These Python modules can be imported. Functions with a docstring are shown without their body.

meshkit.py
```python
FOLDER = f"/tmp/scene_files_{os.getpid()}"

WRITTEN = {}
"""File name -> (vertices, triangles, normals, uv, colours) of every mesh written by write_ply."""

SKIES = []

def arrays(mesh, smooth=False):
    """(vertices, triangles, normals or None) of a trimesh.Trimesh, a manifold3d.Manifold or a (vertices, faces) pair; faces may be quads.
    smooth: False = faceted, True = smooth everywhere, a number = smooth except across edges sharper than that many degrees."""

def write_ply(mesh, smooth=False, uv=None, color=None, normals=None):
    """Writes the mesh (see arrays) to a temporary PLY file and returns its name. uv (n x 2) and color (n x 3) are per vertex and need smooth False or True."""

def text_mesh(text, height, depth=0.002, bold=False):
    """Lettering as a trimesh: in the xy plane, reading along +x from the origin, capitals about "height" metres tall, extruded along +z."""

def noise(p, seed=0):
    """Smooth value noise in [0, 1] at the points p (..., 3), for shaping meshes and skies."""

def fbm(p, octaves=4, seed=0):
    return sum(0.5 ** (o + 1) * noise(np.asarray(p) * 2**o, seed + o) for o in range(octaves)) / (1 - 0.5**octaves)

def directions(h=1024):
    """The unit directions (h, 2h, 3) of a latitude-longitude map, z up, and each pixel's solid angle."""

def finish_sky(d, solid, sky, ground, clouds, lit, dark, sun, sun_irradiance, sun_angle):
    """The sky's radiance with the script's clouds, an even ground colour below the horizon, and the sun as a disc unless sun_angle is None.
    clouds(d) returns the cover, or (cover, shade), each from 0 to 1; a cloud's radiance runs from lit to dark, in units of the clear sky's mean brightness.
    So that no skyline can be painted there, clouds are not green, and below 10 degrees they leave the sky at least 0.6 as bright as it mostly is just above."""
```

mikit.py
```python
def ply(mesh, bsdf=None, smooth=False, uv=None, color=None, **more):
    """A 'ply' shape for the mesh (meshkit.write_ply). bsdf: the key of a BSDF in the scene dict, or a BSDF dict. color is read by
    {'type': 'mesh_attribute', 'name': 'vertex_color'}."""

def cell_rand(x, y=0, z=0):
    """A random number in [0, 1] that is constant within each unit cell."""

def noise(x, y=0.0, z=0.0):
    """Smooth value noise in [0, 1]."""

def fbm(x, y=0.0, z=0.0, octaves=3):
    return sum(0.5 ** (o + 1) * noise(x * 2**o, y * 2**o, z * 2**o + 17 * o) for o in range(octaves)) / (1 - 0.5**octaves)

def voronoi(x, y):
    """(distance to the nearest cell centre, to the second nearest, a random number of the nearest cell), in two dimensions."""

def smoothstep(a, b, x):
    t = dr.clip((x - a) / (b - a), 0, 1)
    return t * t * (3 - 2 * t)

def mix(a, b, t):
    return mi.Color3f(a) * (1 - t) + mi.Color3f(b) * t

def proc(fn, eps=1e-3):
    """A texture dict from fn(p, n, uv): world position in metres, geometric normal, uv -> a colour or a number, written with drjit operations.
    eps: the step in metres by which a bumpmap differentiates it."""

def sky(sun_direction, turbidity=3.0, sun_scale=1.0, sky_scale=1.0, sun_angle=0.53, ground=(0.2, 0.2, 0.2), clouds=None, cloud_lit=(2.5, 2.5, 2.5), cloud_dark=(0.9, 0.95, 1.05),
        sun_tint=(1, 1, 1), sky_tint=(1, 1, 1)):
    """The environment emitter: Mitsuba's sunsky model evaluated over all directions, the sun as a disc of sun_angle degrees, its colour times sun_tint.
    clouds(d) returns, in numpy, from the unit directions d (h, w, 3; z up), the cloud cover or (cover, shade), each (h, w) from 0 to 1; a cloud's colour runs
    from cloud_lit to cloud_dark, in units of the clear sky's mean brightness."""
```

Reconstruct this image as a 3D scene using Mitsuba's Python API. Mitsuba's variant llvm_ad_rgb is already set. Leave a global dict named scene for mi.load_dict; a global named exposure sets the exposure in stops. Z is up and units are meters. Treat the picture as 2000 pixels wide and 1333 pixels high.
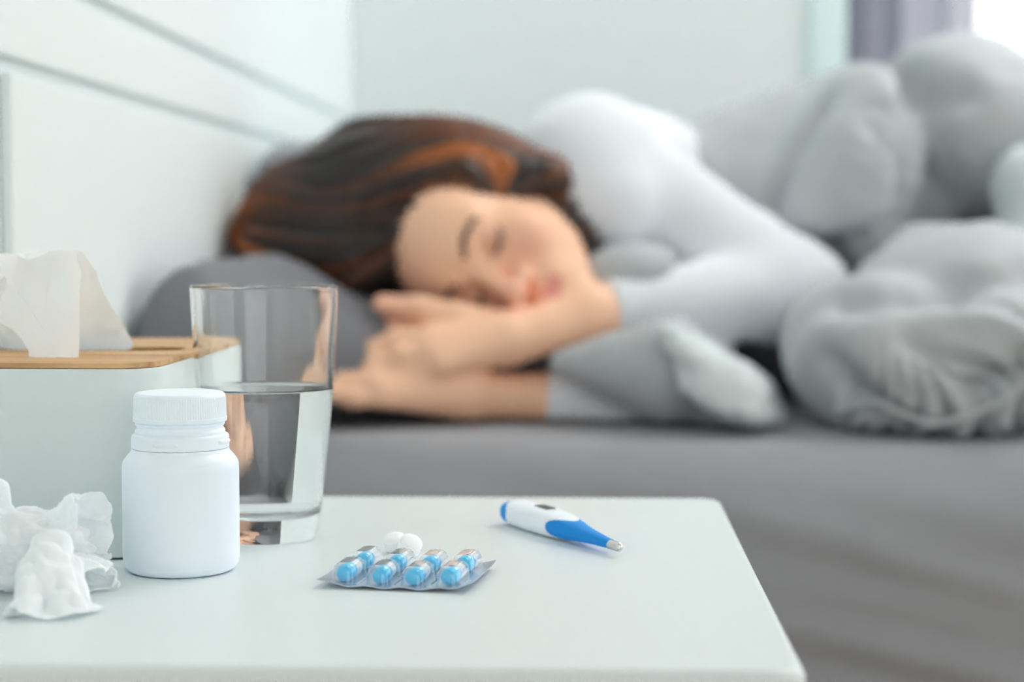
import math
import numpy as np
import trimesh
import shapely.geometry as sg
import manifold3d as m3
from scipy.spatial import cKDTree
import mitsuba as mi
import mikit
import meshkit
from mikit import proc, ply

T = mi.ScalarTransform4f
scene, labels = {}, {}

# ------------------------------------------------------------------ camera, sky, exposure
TABLE = 0.55                       # height of the nightstand top
CAM = np.array([0.0, 0.0, TABLE + 0.147])
FPX = 3600.0
YAW = math.atan(140 / FPX)         # looking a little to the left of the room's depth axis
PITCH = math.atan((666.5 - 450) / FPX)
FWD = np.array([-math.sin(YAW) * math.cos(PITCH), math.cos(YAW) * math.cos(PITCH), -math.sin(PITCH)])
RIGHT = np.array([math.cos(YAW), math.sin(YAW), 0.0])
UP = np.cross(RIGHT, FWD)
FOCUS = 0.80
scene['camera'] = {
    'type': 'thinlens', 'fov': math.degrees(2 * math.atan(1000 / FPX)), 'fov_axis': 'x',
    'aperture_radius': 0.0062, 'focus_distance': FOCUS, 'near_clip': 0.05, 'far_clip': 100.0,
    'to_world': T().look_at(origin=CAM.tolist(), target=(CAM + FWD).tolist(), up=[0, 0, 1]),
}
scene['sky'] = mikit.sky([0.35, 0.8, 0.55], turbidity=4.0, sun_scale=0.0, sky_scale=1.0, ground=(0.35, 0.36, 0.35),
                         clouds=lambda d: np.ones(d.shape[:2]), cloud_lit=(1.0, 1.0, 1.0), cloud_dark=(0.95, 0.97, 1.0))
exposure = 4.27
FILL_LIGHT = 0.36                        # radiance of the added fill light over the bed


def ray(px, py):
    return FWD + (px - 1000) / FPX * RIGHT - (py - 666.5) / FPX * UP


def at(px, py, Y):
    """World point seen at a pixel of the photograph, at depth Y of the room."""
    d = ray(px, py)
    return CAM + d * (Y / d[1])


def on(px, py, z):
    d = ray(px, py)
    return CAM + d * ((z - CAM[2]) / d[2])


# ------------------------------------------------------------------ helpers
def tag(key, label=None, category=None, group=None, kind=None):
    e = labels.setdefault(key, {})
    for k, v in (('label', label), ('category', category), ('group', group), ('kind', kind)):
        if v:
            e[k] = v


def obj(key, mesh, bsdf, smooth=False, **more):
    assert key not in scene, key
    scene[key] = ply(mesh, bsdf, smooth, **more)


def rrect(w, d, r, n=8):
    r = max(min(r, w / 2 - 1e-5, d / 2 - 1e-5), 1e-5)
    pts = []
    for cx, cy, a0 in ((w / 2 - r, d / 2 - r, 0), (-w / 2 + r, d / 2 - r, 90), (-w / 2 + r, -d / 2 + r, 180), (w / 2 - r, -d / 2 + r, 270)):
        for a in np.radians(np.linspace(a0, a0 + 90, n)):
            pts.append((cx + r * math.cos(a), cy + r * math.sin(a)))
    return np.array(pts)


def loft(rings, caps=True):
    """Mesh through rings (k, n, 3), closed around."""
    rings = np.asarray(rings, float)
    k, n = rings.shape[:2]
    i, j = np.meshgrid(np.arange(k - 1), np.arange(n), indexing='ij')
    a, b = i * n + j, i * n + (j + 1) % n
    f = [np.stack([a, b, b + n], -1).reshape(-1, 3), np.stack([a, b + n, a + n], -1).reshape(-1, 3)]
    v = [rings.reshape(-1, 3)]
    if caps:
        c0, c1 = k * n, k * n + 1
        v += [rings[0].mean(0)[None], rings[-1].mean(0)[None]]
        j = np.arange(n)
        f += [np.stack([np.full(n, c0), (j + 1) % n, j], -1), np.stack([np.full(n, c1), (k - 1) * n + j, (k - 1) * n + (j + 1) % n], -1)]
    return trimesh.Trimesh(np.vstack(v), np.vstack(f), process=False)


def slab(x0, x1, y0, y1, z0, z1, corner, bevel, n=8, steps=4):
    """Rounded-rectangle slab with rounded upper and lower edges."""
    w, d = x1 - x0, y1 - y0
    rings = []
    prof = [(bevel * (1 - math.sin(a)), z0 + bevel * (1 - math.cos(a))) for a in np.linspace(0, math.pi / 2, steps + 1)]
    prof += [(bevel * (1 - math.cos(a)), z1 - bevel * (1 - math.sin(a))) for a in np.linspace(0, math.pi / 2, steps + 1)]
    for ins, z in prof:
        p = rrect(w - 2 * ins, d - 2 * ins, corner - ins, n)
        rings.append(np.c_[p[:, 0] + (x0 + x1) / 2, p[:, 1] + (y0 + y1) / 2, np.full(len(p), z)])
    return loft(rings)


def boxm(x0, x1, y0, y1, z0, z1, bevel=0.002):
    return slab(x0, x1, y0, y1, z0, z1, bevel * 1.05, bevel, 3, 2)


def lathe(profile, n=96, cap=True):
    a = np.linspace(0, 2 * math.pi, n, endpoint=False)
    rings = [np.c_[r * np.cos(a), r * np.sin(a), np.full(n, z)] for r, z in profile]
    return loft(rings, cap)


def grid_mesh(P, flip=False):
    k, n = P.shape[:2]
    i, j = np.meshgrid(np.arange(k - 1), np.arange(n - 1), indexing='ij')
    a = i * n + j
    q = np.stack([a, a + 1, a + n + 1, a + n], -1).reshape(-1, 4)
    if flip:
        q = q[:, ::-1]
    return trimesh.Trimesh(P.reshape(-1, 3), np.vstack([q[:, [0, 1, 2]], q[:, [0, 2, 3]]]), process=False)


def thicken(P, t):
    """A sheet given as a grid of points becomes a thin closed solid."""
    du, dv = np.gradient(P, axis=0), np.gradient(P, axis=1)
    nrm = np.cross(du, dv)
    nrm /= np.linalg.norm(nrm, axis=-1, keepdims=True) + 1e-12
    A, B = P + nrm * t / 2, P - nrm * t / 2
    k, n = P.shape[:2]
    ring = [(0, j) for j in range(n)] + [(i, n - 1) for i in range(1, k)] + [(k - 1, j) for j in range(n - 2, -1, -1)] + [(i, 0) for i in range(k - 2, 0, -1)]
    idx = np.array([i * n + j for i, j in ring])
    a, b = idx, np.roll(idx, -1)
    off = k * n
    side = np.vstack([np.stack([a, b, b + off], -1), np.stack([a, b + off, a + off], -1)])
    m1, m2 = grid_mesh(A), grid_mesh(B, True)
    m = trimesh.Trimesh(np.vstack([m1.vertices, m2.vertices]), np.vstack([m1.faces, m2.faces + off, side]), process=False)
    m.fix_normals()
    return m


def tube(pts, radii, n=10):
    pts, radii = np.asarray(pts, float), np.broadcast_to(radii, len(pts)) * 1.0
    tan = np.gradient(pts, axis=0)
    tan /= np.linalg.norm(tan, axis=1, keepdims=True)
    ref = np.array([0.13, 0.2, 0.97])
    rings = []
    for p, t, r in zip(pts, tan, radii):
        x = np.cross(t, ref); x /= np.linalg.norm(x)
        y = np.cross(t, x)
        a = np.linspace(0, 2 * math.pi, n, endpoint=False)[:, None]
        rings.append(p + r * (np.cos(a) * x + np.sin(a) * y))
    return loft(rings)


def spline(pts, n):
    from scipy.interpolate import CubicSpline
    pts = np.asarray(pts, float)
    t = np.r_[0, np.cumsum(np.linalg.norm(np.diff(pts[:, :3], axis=0), axis=1))]
    return CubicSpline(t, pts)(np.linspace(0, t[-1], n))


# ---- signed distance fields on a grid, meshed with surface nets
class Field:
    def __init__(self, lo, hi, h):
        self.lo, self.h = np.asarray(lo, float), h
        self.n = np.ceil((np.asarray(hi) - self.lo) / h).astype(int) + 1
        self.v = np.full(self.n, 0.06, np.float32)

    def sub(self, lo, hi, pad):
        a = np.clip(np.floor((np.asarray(lo) - pad - self.lo) / self.h).astype(int), 0, self.n)
        b = np.clip(np.ceil((np.asarray(hi) + pad - self.lo) / self.h).astype(int) + 1, 0, self.n)
        sl = tuple(slice(x, y) for x, y in zip(a, b))
        ax = [self.lo[i] + self.h * np.arange(a[i], b[i]) for i in range(3)]
        P = np.stack(np.meshgrid(*ax, indexing='ij'), -1)
        return sl, P

    def add(self, prim, k=0.01):
        fn, lo, hi = prim
        sl, P = self.sub(lo, hi, k + 0.02)
        if 0 in P.shape:
            return
        d, e = fn(P), self.v[sl]
        if k > 0:
            hh = np.clip(0.5 + 0.5 * (e - d) / k, 0, 1)
            self.v[sl] = e + (d - e) * hh - k * hh * (1 - hh)
        else:
            self.v[sl] = np.minimum(e, d)

    def cut(self, fn, k=0.004):
        """Keep only where fn <= 0."""
        P = self.sub(self.lo, self.lo + self.h * self.n, 0)[1]
        d = fn(P)
        hh = np.clip(0.5 - 0.5 * (self.v - d) / k, 0, 1)
        self.v = (self.v + (d - self.v) * hh + k * hh * (1 - hh)).astype(np.float32)

    def mesh(self):
        v = np.pad(self.v, 1, constant_values=0.05)
        lo = self.lo - self.h
        ins = v < 0
        n = v.shape
        cnt = np.zeros((n[0] - 1, n[1] - 1, n[2] - 1), np.int8)
        for a in (0, 1):
            for b in (0, 1):
                for c in (0, 1):
                    cnt += ins[a:n[0] - 1 + a, b:n[1] - 1 + b, c:n[2] - 1 + c]
        cells = np.argwhere((cnt > 0) & (cnt < 8))
        ids = np.full(cnt.shape, -1, np.int64)
        ids[tuple(cells.T)] = np.arange(len(cells))
        corner = np.array([[a, b, c] for a in (0, 1) for b in (0, 1) for c in (0, 1)])
        val = np.stack([v[tuple((cells + o).T)] for o in corner], 1)
        acc, num = np.zeros((len(cells), 3)), np.zeros((len(cells), 1))
        for i in range(8):
            for j in range(i + 1, 8):
                if np.abs(corner[i] - corner[j]).sum() != 1:
                    continue
                x = (val[:, i] < 0) != (val[:, j] < 0)
                t = np.where(x, val[:, i] / np.where(x, val[:, i] - val[:, j], 1), 0)[:, None]
                acc += np.where(x[:, None], corner[i] + t * (corner[j] - corner[i]), 0)
                num += x[:, None]
        V = lo + self.h * (cells + acc / num)
        F = []
        for ax in range(3):
            o = np.zeros(3, int); o[ax] = 1
            s0 = tuple(slice(0, n[i] - o[i]) for i in range(3))
            s1 = tuple(slice(o[i], n[i]) for i in range(3))
            e = np.argwhere(ins[s0] != ins[s1])
            u, w = [(1, 2), (2, 0), (0, 1)][ax]
            du, dw = np.eye(3, dtype=int)[u], np.eye(3, dtype=int)[w]
            e = e[(e[:, u] > 0) & (e[:, w] > 0)]
            q = np.stack([ids[tuple((e - a * du - b * dw).T)] for a, b in ((1, 1), (0, 1), (0, 0), (1, 0))], 1)
            neg = ins[tuple(e.T)]
            q = np.where(neg[:, None], q, q[:, ::-1])
            F += [q[:, [0, 1, 2]], q[:, [0, 2, 3]]]
        F = np.vstack(F)
        return trimesh.Trimesh(V, F[(F >= 0).all(1)], process=False)


def smooth_mesh(m, it=6):
    from scipy.sparse import coo_matrix
    f, v = np.asarray(m.faces), np.array(m.vertices)
    i, j = np.hstack([f[:, 0], f[:, 1], f[:, 2], f[:, 1], f[:, 2], f[:, 0]]), np.hstack([f[:, 1], f[:, 2], f[:, 0], f[:, 0], f[:, 1], f[:, 2]])
    A = coo_matrix((np.ones(len(i)), (i, j)), shape=(len(v), len(v))).tocsr()
    d = np.maximum(np.asarray(A.sum(1)), 1)
    for k in range(2 * it):
        v = v + (0.5 if k % 2 == 0 else -0.52) * (A @ v / d - v)
    m.vertices = v
    return m


def vnormals(m):
    v, f = np.asarray(m.vertices), np.asarray(m.faces)
    n, fn = np.zeros_like(v), np.cross(v[f[:, 1]] - v[f[:, 0]], v[f[:, 2]] - v[f[:, 0]])
    for k in range(3):
        np.add.at(n, f[:, k], fn)
    return n / np.maximum(np.linalg.norm(n, axis=1, keepdims=True), 1e-12)


def cone(a, b, ra, rb):
    """Tapered capsule."""
    a, b = np.asarray(a, float), np.asarray(b, float)
    ab = b - a
    L2 = max(ab @ ab, 1e-12)

    def fn(P):
        t = np.clip(((P - a) @ ab) / L2, 0, 1)
        return np.linalg.norm(P - a - t[..., None] * ab, axis=-1) - (ra + (rb - ra) * t)
    r = max(ra, rb)
    return fn, np.minimum(a, b) - r, np.maximum(a, b) + r


def ell(c, r, R=None):
    """Ellipsoid, R rows = its axes in the world."""
    c, r = np.asarray(c, float), np.asarray(r, float)
    R = np.eye(3) if R is None else np.asarray(R)

    def fn(P):
        q = (P - c) @ R.T
        k0 = np.linalg.norm(q / r, axis=-1)
        k1 = np.linalg.norm(q / r ** 2, axis=-1)
        return k0 * (k0 - 1) / np.maximum(k1, 1e-9)
    ext = np.sqrt(((R * r[:, None]) ** 2).sum(0))
    return fn, c - ext, c + ext


def blob(px, py, Y, rx, rz, ry, roll=0.0, yaw=0.0):
    """Ellipsoid given by where the photograph shows it: centre pixel and depth, half sizes in pixels (at that depth) and depth in metres."""
    s = FPX / Y
    a = math.radians(roll)
    ex, ez = np.array([math.cos(a), 0, math.sin(a)]), np.array([-math.sin(a), 0, math.cos(a)])
    ey = np.array([0, 1.0, 0])
    if yaw:
        b = math.radians(yaw)
        ex, ey = ex * math.cos(b) + ey * math.sin(b), ey * math.cos(b) - ex * math.sin(b)
    return ell(at(px, py, Y), (rx / s, ry, rz / s), [ex, ey, ez])


# ------------------------------------------------------------------ materials
def rgb(r, g, b):
    c = np.array([r, g, b]) / 255.0
    return [float(x) for x in np.where(c <= 0.04045, c / 12.92, ((c + 0.055) / 1.055) ** 2.4)]


def mat(key, color, rough=0.5, **more):
    c = color if isinstance(color, dict) else {'type': 'rgb', 'value': list(color)}
    scene['mat_' + key] = {'type': 'twosided', 'bsdf': {'type': 'principled', 'base_color': c, 'roughness': rough, **more}}


def bumped(key, color, rough, height, scale, **more):
    c = color if isinstance(color, dict) else {'type': 'rgb', 'value': list(color)}
    scene['mat_' + key] = {'type': 'twosided', 'bsdf': {'type': 'bumpmap', 'scale': scale, 'tex': height,
                                                        'bsdf': {'type': 'principled', 'base_color': c, 'roughness': rough, **more}}}


VC = {'type': 'mesh_attribute', 'name': 'vertex_color'}
mat('wall', rgb(231, 237, 237), 0.8, specular=0.2)
mat('ceiling', rgb(240, 241, 240), 0.9, specular=0.2)
mat('headboard', rgb(224, 232, 233), 0.55, specular=0.4)
mat('table', rgb(209, 216, 217), 0.38, specular=0.5)
mat('trim', rgb(222, 242, 242), 0.3)
mat('box', rgb(214, 222, 221), 0.35)
mat('bottle', rgb(230, 239, 247), 0.3, specular=0.55)
mat('cap', rgb(230, 239, 246), 0.4)
mat('sheet', proc(lambda p, n, uv: mikit.mix(rgb(134, 135, 140), rgb(141, 142, 147), mikit.fbm(p.x * 30, p.y * 30, p.z * 30))), 0.75, sheen=0.3)
mat('duvet', proc(lambda p, n, uv: mikit.mix(rgb(170, 174, 178), rgb(177, 181, 185), mikit.fbm(p.x * 30, p.y * 30, p.z * 30))), 0.6, sheen=0.3)
mat('lining', rgb(205, 213, 215), 0.6, sheen=0.3)
mat('pillow', rgb(110, 112, 118), 0.75, sheen=0.3)
mat('pillow_light', rgb(146, 151, 155), 0.75, sheen=0.3)
mat('shirt', rgb(222, 225, 231), 0.85, sheen=0.2)
mat('skin', VC, 0.48, specular=0.4)
mat('hair', VC, 0.42, specular=0.35)
mat('brow', rgb(92, 66, 56), 0.7)
mat('wood_floor', proc(lambda p, n, uv: mikit.mix(rgb(170, 150, 128), rgb(196, 178, 156), mikit.fbm(p.x * 3, p.y * 40, 0))), 0.5)


def lid_wood(p, n, uv):
    g = mikit.fbm(p.x * 14 + 3, p.y * 190, p.z * 60, octaves=4)
    f = mikit.noise(p.x * 60, p.y * 900, p.z * 60)
    return mikit.mix(rgb(170, 122, 74), rgb(208, 168, 120), mikit.smoothstep(0.3, 0.7, g)) * (0.9 + 0.15 * f)


mat('lid', proc(lid_wood), 0.5)
mat('blue_plastic', rgb(0, 138, 224), 0.4, specular=0.25)
mat('thermo_white', rgb(232, 238, 246), 0.35)
mat('screen', rgb(58, 78, 76), 0.35, specular=0.2)
scene['mat_metal'] = {'type': 'twosided', 'bsdf': {'type': 'roughconductor', 'material': 'none', 'specular_reflectance': {'type': 'rgb', 'value': [0.72, 0.72, 0.70]}, 'alpha': 0.16}}
scene['mat_foil'] = {'type': 'twosided', 'bsdf': {'type': 'principled', 'base_color': {'type': 'rgb', 'value': rgb(182, 196, 208)}, 'metallic': 0.75, 'roughness': 0.35, 'clearcoat': 0.6, 'clearcoat_gloss': 0.9}}
mat('capsule_blue', rgb(0, 182, 230), 0.22, clearcoat=0.5)
mat('capsule_white', rgb(226, 233, 238), 0.25, clearcoat=0.5)
mat('tablet', rgb(243, 246, 247), 0.7)
scene['mat_clear'] = {'type': 'blendbsdf', 'weight': 0.05, 'clear': {'type': 'thindielectric', 'int_ior': 1.55},
                      'haze': {'type': 'principledthin', 'base_color': {'type': 'rgb', 'value': [0.93, 0.95, 0.96]}, 'roughness': 0.15, 'diff_trans': 1.0, 'spec_trans': 0.0}}
scene['mat_glass'] = {'type': 'dielectric', 'int_ior': 1.5, 'ext_ior': 1.0, 'specular_transmittance': {'type': 'rgb', 'value': [0.985, 0.995, 0.992]}}
scene['mat_water_in_glass'] = {'type': 'dielectric', 'int_ior': 1.33, 'ext_ior': 1.5}
scene['mat_water'] = {'type': 'dielectric', 'int_ior': 1.33, 'ext_ior': 1.0}
scene['mat_pane'] = {'type': 'thindielectric', 'int_ior': 1.5}
scene['mat_tissue'] = {'type': 'principledthin', 'base_color': {'type': 'rgb', 'value': rgb(249, 252, 253)}, 'roughness': 0.9, 'diff_trans': 0.7, 'spec_trans': 0.0}
scene['mat_curtain'] = {'type': 'principledthin', 'base_color': {'type': 'rgb', 'value': rgb(190, 190, 200)}, 'roughness': 0.9, 'diff_trans': 1.8, 'spec_trans': 0.0}

# ------------------------------------------------------------------ the room
XL, XH = -0.350, -0.323            # wall and headboard face on the left
YB, YW = 2.58, 2.98                # back wall, window wall behind it
XR, YF, ZC = 3.4, -1.9, 2.55
MAT = CAM[2] - 0.163               # mattress top


def struct(key, mesh, bsdf, label, smooth=False):
    obj(key, mesh, bsdf, smooth)
    tag(key, label, kind='structure')


struct('floor', boxm(XL - 0.1, XR + 0.1, YF, YW + 0.1, -0.05, 0.0), 'mat_wood_floor', 'light wooden bedroom floor')
struct('ceiling', boxm(XL - 0.1, XR + 0.1, YF, YW + 0.1, ZC, ZC + 0.05), 'mat_ceiling', 'white bedroom ceiling')
struct('wall_left', boxm(XL - 0.1, XL, YF, YW + 0.1, 0, ZC), 'mat_wall', 'white wall behind the headboard')
XT0 = at(1580, 100, YB)[0]
XT1 = at(1652, 100, YB)[0]
struct('wall_back', boxm(XL, XT0, YB, YW + 0.1, 0, ZC), 'mat_wall', 'pale grey wall behind the sleeping woman')
struct('trim_1', boxm(XT0, XT1, YB - 0.012, YB + 0.06, 0, ZC, 0.006), 'mat_trim', 'pale green glossy upright trim beside the curtain', 30)
# window wall with its opening
WX0, WX1, WZ0, WZ1 = 0.47, 3.3, 0.35, 2.48
wm = m3.Manifold.cube([XR - XT0 + 0.1, 0.1, ZC]).translate([XT0, YW, 0]) - m3.Manifold.cube([WX1 - WX0, 0.3, WZ1 - WZ0]).translate([WX0, YW - 0.1, WZ0])
struct('wall_window', wm, 'mat_wall', 'wall around the bright window behind the bed')
fw = m3.Manifold.cube([WX1 - WX0, 0.05, WZ1 - WZ0]).translate([WX0, YW + 0.03, WZ0])
third = (WX1 - WX0 - 0.16) / 3
for i in range(3):
    fw -= m3.Manifold.cube([third, 0.2, WZ1 - WZ0 - 0.08]).translate([WX0 + 0.04 + i * (third + 0.04), YW - 0.05, WZ0 + 0.04])
struct('window_1', fw, 'mat_trim', 'overexposed bright window behind the bed')
for i in range(3):
    x = WX0 + 0.04 + i * (third + 0.04)
    obj('window_1__pane' + ('' if i == 0 else f'_{i:03d}'), grid_mesh(np.array([[[x, YW + 0.055, WZ0 + 0.04], [x + third, YW + 0.055, WZ0 + 0.04]], [[x, YW + 0.055, WZ1 - 0.04], [x + third, YW + 0.055, WZ1 - 0.04]]])), 'mat_pane')
# right wall with a wide window (out of frame, it lights the room)
rw = m3.Manifold.cube([0.1, YW - YF, ZC]).translate([XR, YF, 0]) - m3.Manifold.cube([0.3, 3.7, 2.2]).translate([XR - 0.1, -0.95, 0.25])
struct('wall_right', rw, 'mat_wall', 'wall with a wide window opening at the foot of the bed')

wf = m3.Manifold.cube([XR - XL + 0.2, 0.1, ZC]).translate([XL - 0.1, YF - 0.1, 0]) - m3.Manifold.cube([2.3, 0.3, 1.8]).translate([0.2, YF - 0.2, 0.6])  # unseen opening added for more light from the camera side
struct('wall_front', wf, 'mat_wall', 'wall across the room from the bed')

# unseen fill light, added to brighten the bed and back wall
LX, LY = 1.20, 2.05
obj('added_fill_light__frame', m3.Manifold.cube([1.24, 1.04, 0.05]).translate([LX - 0.62, LY - 0.52, ZC - 0.0505]) - m3.Manifold.cube([1.2, 1.0, 0.04]).translate([LX - 0.6, LY - 0.5, ZC - 0.051]), 'mat_trim')
dif = grid_mesh(np.array([[[LX - 0.6, LY - 0.5, ZC - 0.045], [LX + 0.6, LY - 0.5, ZC - 0.045]], [[LX - 0.6, LY + 0.5, ZC - 0.045], [LX + 0.6, LY + 0.5, ZC - 0.045]]]), True)
obj('added_fill_light__diffuser', dif, 'mat_ceiling', emitter={'type': 'area', 'radiance': {'type': 'rgb', 'value': [FILL_LIGHT, FILL_LIGHT * 1.01, FILL_LIGHT * 1.01]}})
tag('added_fill_light', 'unseen fill light panel added under the ceiling above the bed', 'lamp')

# curtain at the left edge of the window
n = 160
u = np.linspace(0, 1, n)
cx = 0.355 + u * (0.612 - 0.355)
cy = YW - 0.034 + 0.020 * np.sin(u * 2 * math.pi * 3.6 + 0.6) + 0.006 * np.sin(u * 37)
P = np.stack([np.stack([cx, cy, np.full(n, z)], -1) for z in np.linspace(0.05, 2.45, 12)])
obj('curtain', grid_mesh(P), 'mat_curtain', True)
tag('curtain', 'dark grey curtain hanging at the edge of the bright window', 'curtain')

# ------------------------------------------------------------------ bed: headboard, frame, mattress
zc = CAM[2]
GR = 0.0085                        # width of the grooves
Z1, Z2 = zc + 0.0935, zc + 0.150
Y0, Y1 = 1.035, YB - 0.004
obj('bed__back_board', boxm(XL + 0.001, XH - 0.0075, 0.45, Y1, 0.05, zc + 0.42, 0.001), 'mat_headboard')
obj('bed__headboard_panel', boxm(XH - 0.0075, XH, Y0, Y1, 0.12, Z1 - GR / 2, 0.0025), 'mat_headboard', 30)
obj('bed__headboard_panel_001', boxm(XH - 0.0075, XH, 0.46, Y1, Z1 + GR / 2, Z2 - GR / 2, 0.0025), 'mat_headboard', 30)
obj('bed__headboard_panel_002', boxm(XH - 0.0075, XH, 0.46, Y1, Z2 + GR / 2, zc + 0.42, 0.0025), 'mat_headboard', 30)
obj('bed__side_rail', boxm(XH + 0.001, 1.72, 1.345, 1.365, 0.10, 0.242, 0.003), 'mat_headboard', 30)
obj('bed__side_rail_001', boxm(XH + 0.001, 1.72, 2.53, 2.55, 0.10, 0.242, 0.003), 'mat_headboard', 30)
obj('bed__slat_base', boxm(XH + 0.001, 1.72, 1.366, 2.529, 0.20, 0.245, 0.003), 'mat_headboard', 30)
for i, (x, y) in enumerate(((1.69, 1.36), (1.69, 2.54), (-0.29, 1.36), (-0.29, 2.54))):
    obj('bed__leg' + ('' if i == 0 else f'_{i:03d}'), boxm(x - 0.025, x + 0.025, y - 0.02, y + 0.02, 0.0, 0.099, 0.003), 'mat_headboard', 30)
tag('bed', 'white bed with a grooved panel headboard along the left wall', 'bed')

# mattress in its fitted sheet: a section swept along the bed, with soft diagonal folds
MY0, MY1, MR, MZ0 = 1.345, 2.52, 0.07, 0.25
sec = []
for y in np.linspace(MY1 - MR, MY0 + MR, 70):
    sec.append((y, MAT, 0, 1))
for a in np.linspace(0, math.pi / 2, 28)[1:]:
    sec.append((MY0 + MR - MR * math.sin(a), MAT - MR + MR * math.cos(a), -math.sin(a), math.cos(a)))
for z in np.linspace(MAT - MR, MZ0 + 0.02, 50)[1:]:
    sec.append((MY0, z, -1, 0))
for y, z, ny, nz in ((MY0 + 0.02, MZ0, -0.7, -0.7), (MY1 - 0.02, MZ0, 0.7, -0.7), (MY1, MZ0 + 0.02, 1, 0), (MY1, MAT - MR, 1, 0)):
    sec.append((y, z, ny, nz))
for a in np.linspace(math.pi / 2, 0, 10)[1:-1]:
    sec.append((MY1 - MR + MR * math.sin(a), MAT - MR + MR * math.cos(a), math.sin(a), math.cos(a)))
sec = np.array(sec)
xs = np.linspace(XH + 0.004, 1.70, 300)
X = np.repeat(xs[:, None], len(sec), 1)
Yg, Zg = np.repeat(sec[None, :, 0], len(xs), 0), np.repeat(sec[None, :, 1], len(xs), 0)
side = np.clip((MAT - Zg) / 0.10, 0, 1) * (Yg < 1.4)
edge = np.clip((1.38 - Yg) / 0.25, 0, 1)
q = np.stack([X * 1.6 + Zg * 6.5, X * 0.7 + Yg * 1.2, Zg * 0.5], -1)
fold = (meshkit.fbm(q * 1.7, 3, 5) - 0.5) * 0.12 + (meshkit.fbm(np.stack([X * 3 + Zg * 14, Yg * 3, X * 0], -1), 2, 8) - 0.5) * 0.02
top = (meshkit.fbm(np.stack([X * 5, Yg * 7, X * 0], -1), 3, 3) - 0.5) * 0.006
Zg = Zg - 0.020 * np.clip((1.44 - Yg) / 0.35, 0, 1) ** 2 * (Zg > MZ0 + 0.1)
disp = fold * side * np.clip((Zg - MZ0) / 0.08, 0, 1) + top * (1 - side) * np.clip((MY1 - Yg) / 0.1, 0, 1)
P = np.stack([X, Yg + disp * sec[None, :, 2], Zg + disp * sec[None, :, 3]], -1)
mattress = loft(P)
mattress.fix_normals()
obj('mattress', mattress, 'mat_sheet', 50)
tag('mattress', 'thick mattress in a wrinkled grey fitted sheet', 'mattress')


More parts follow.
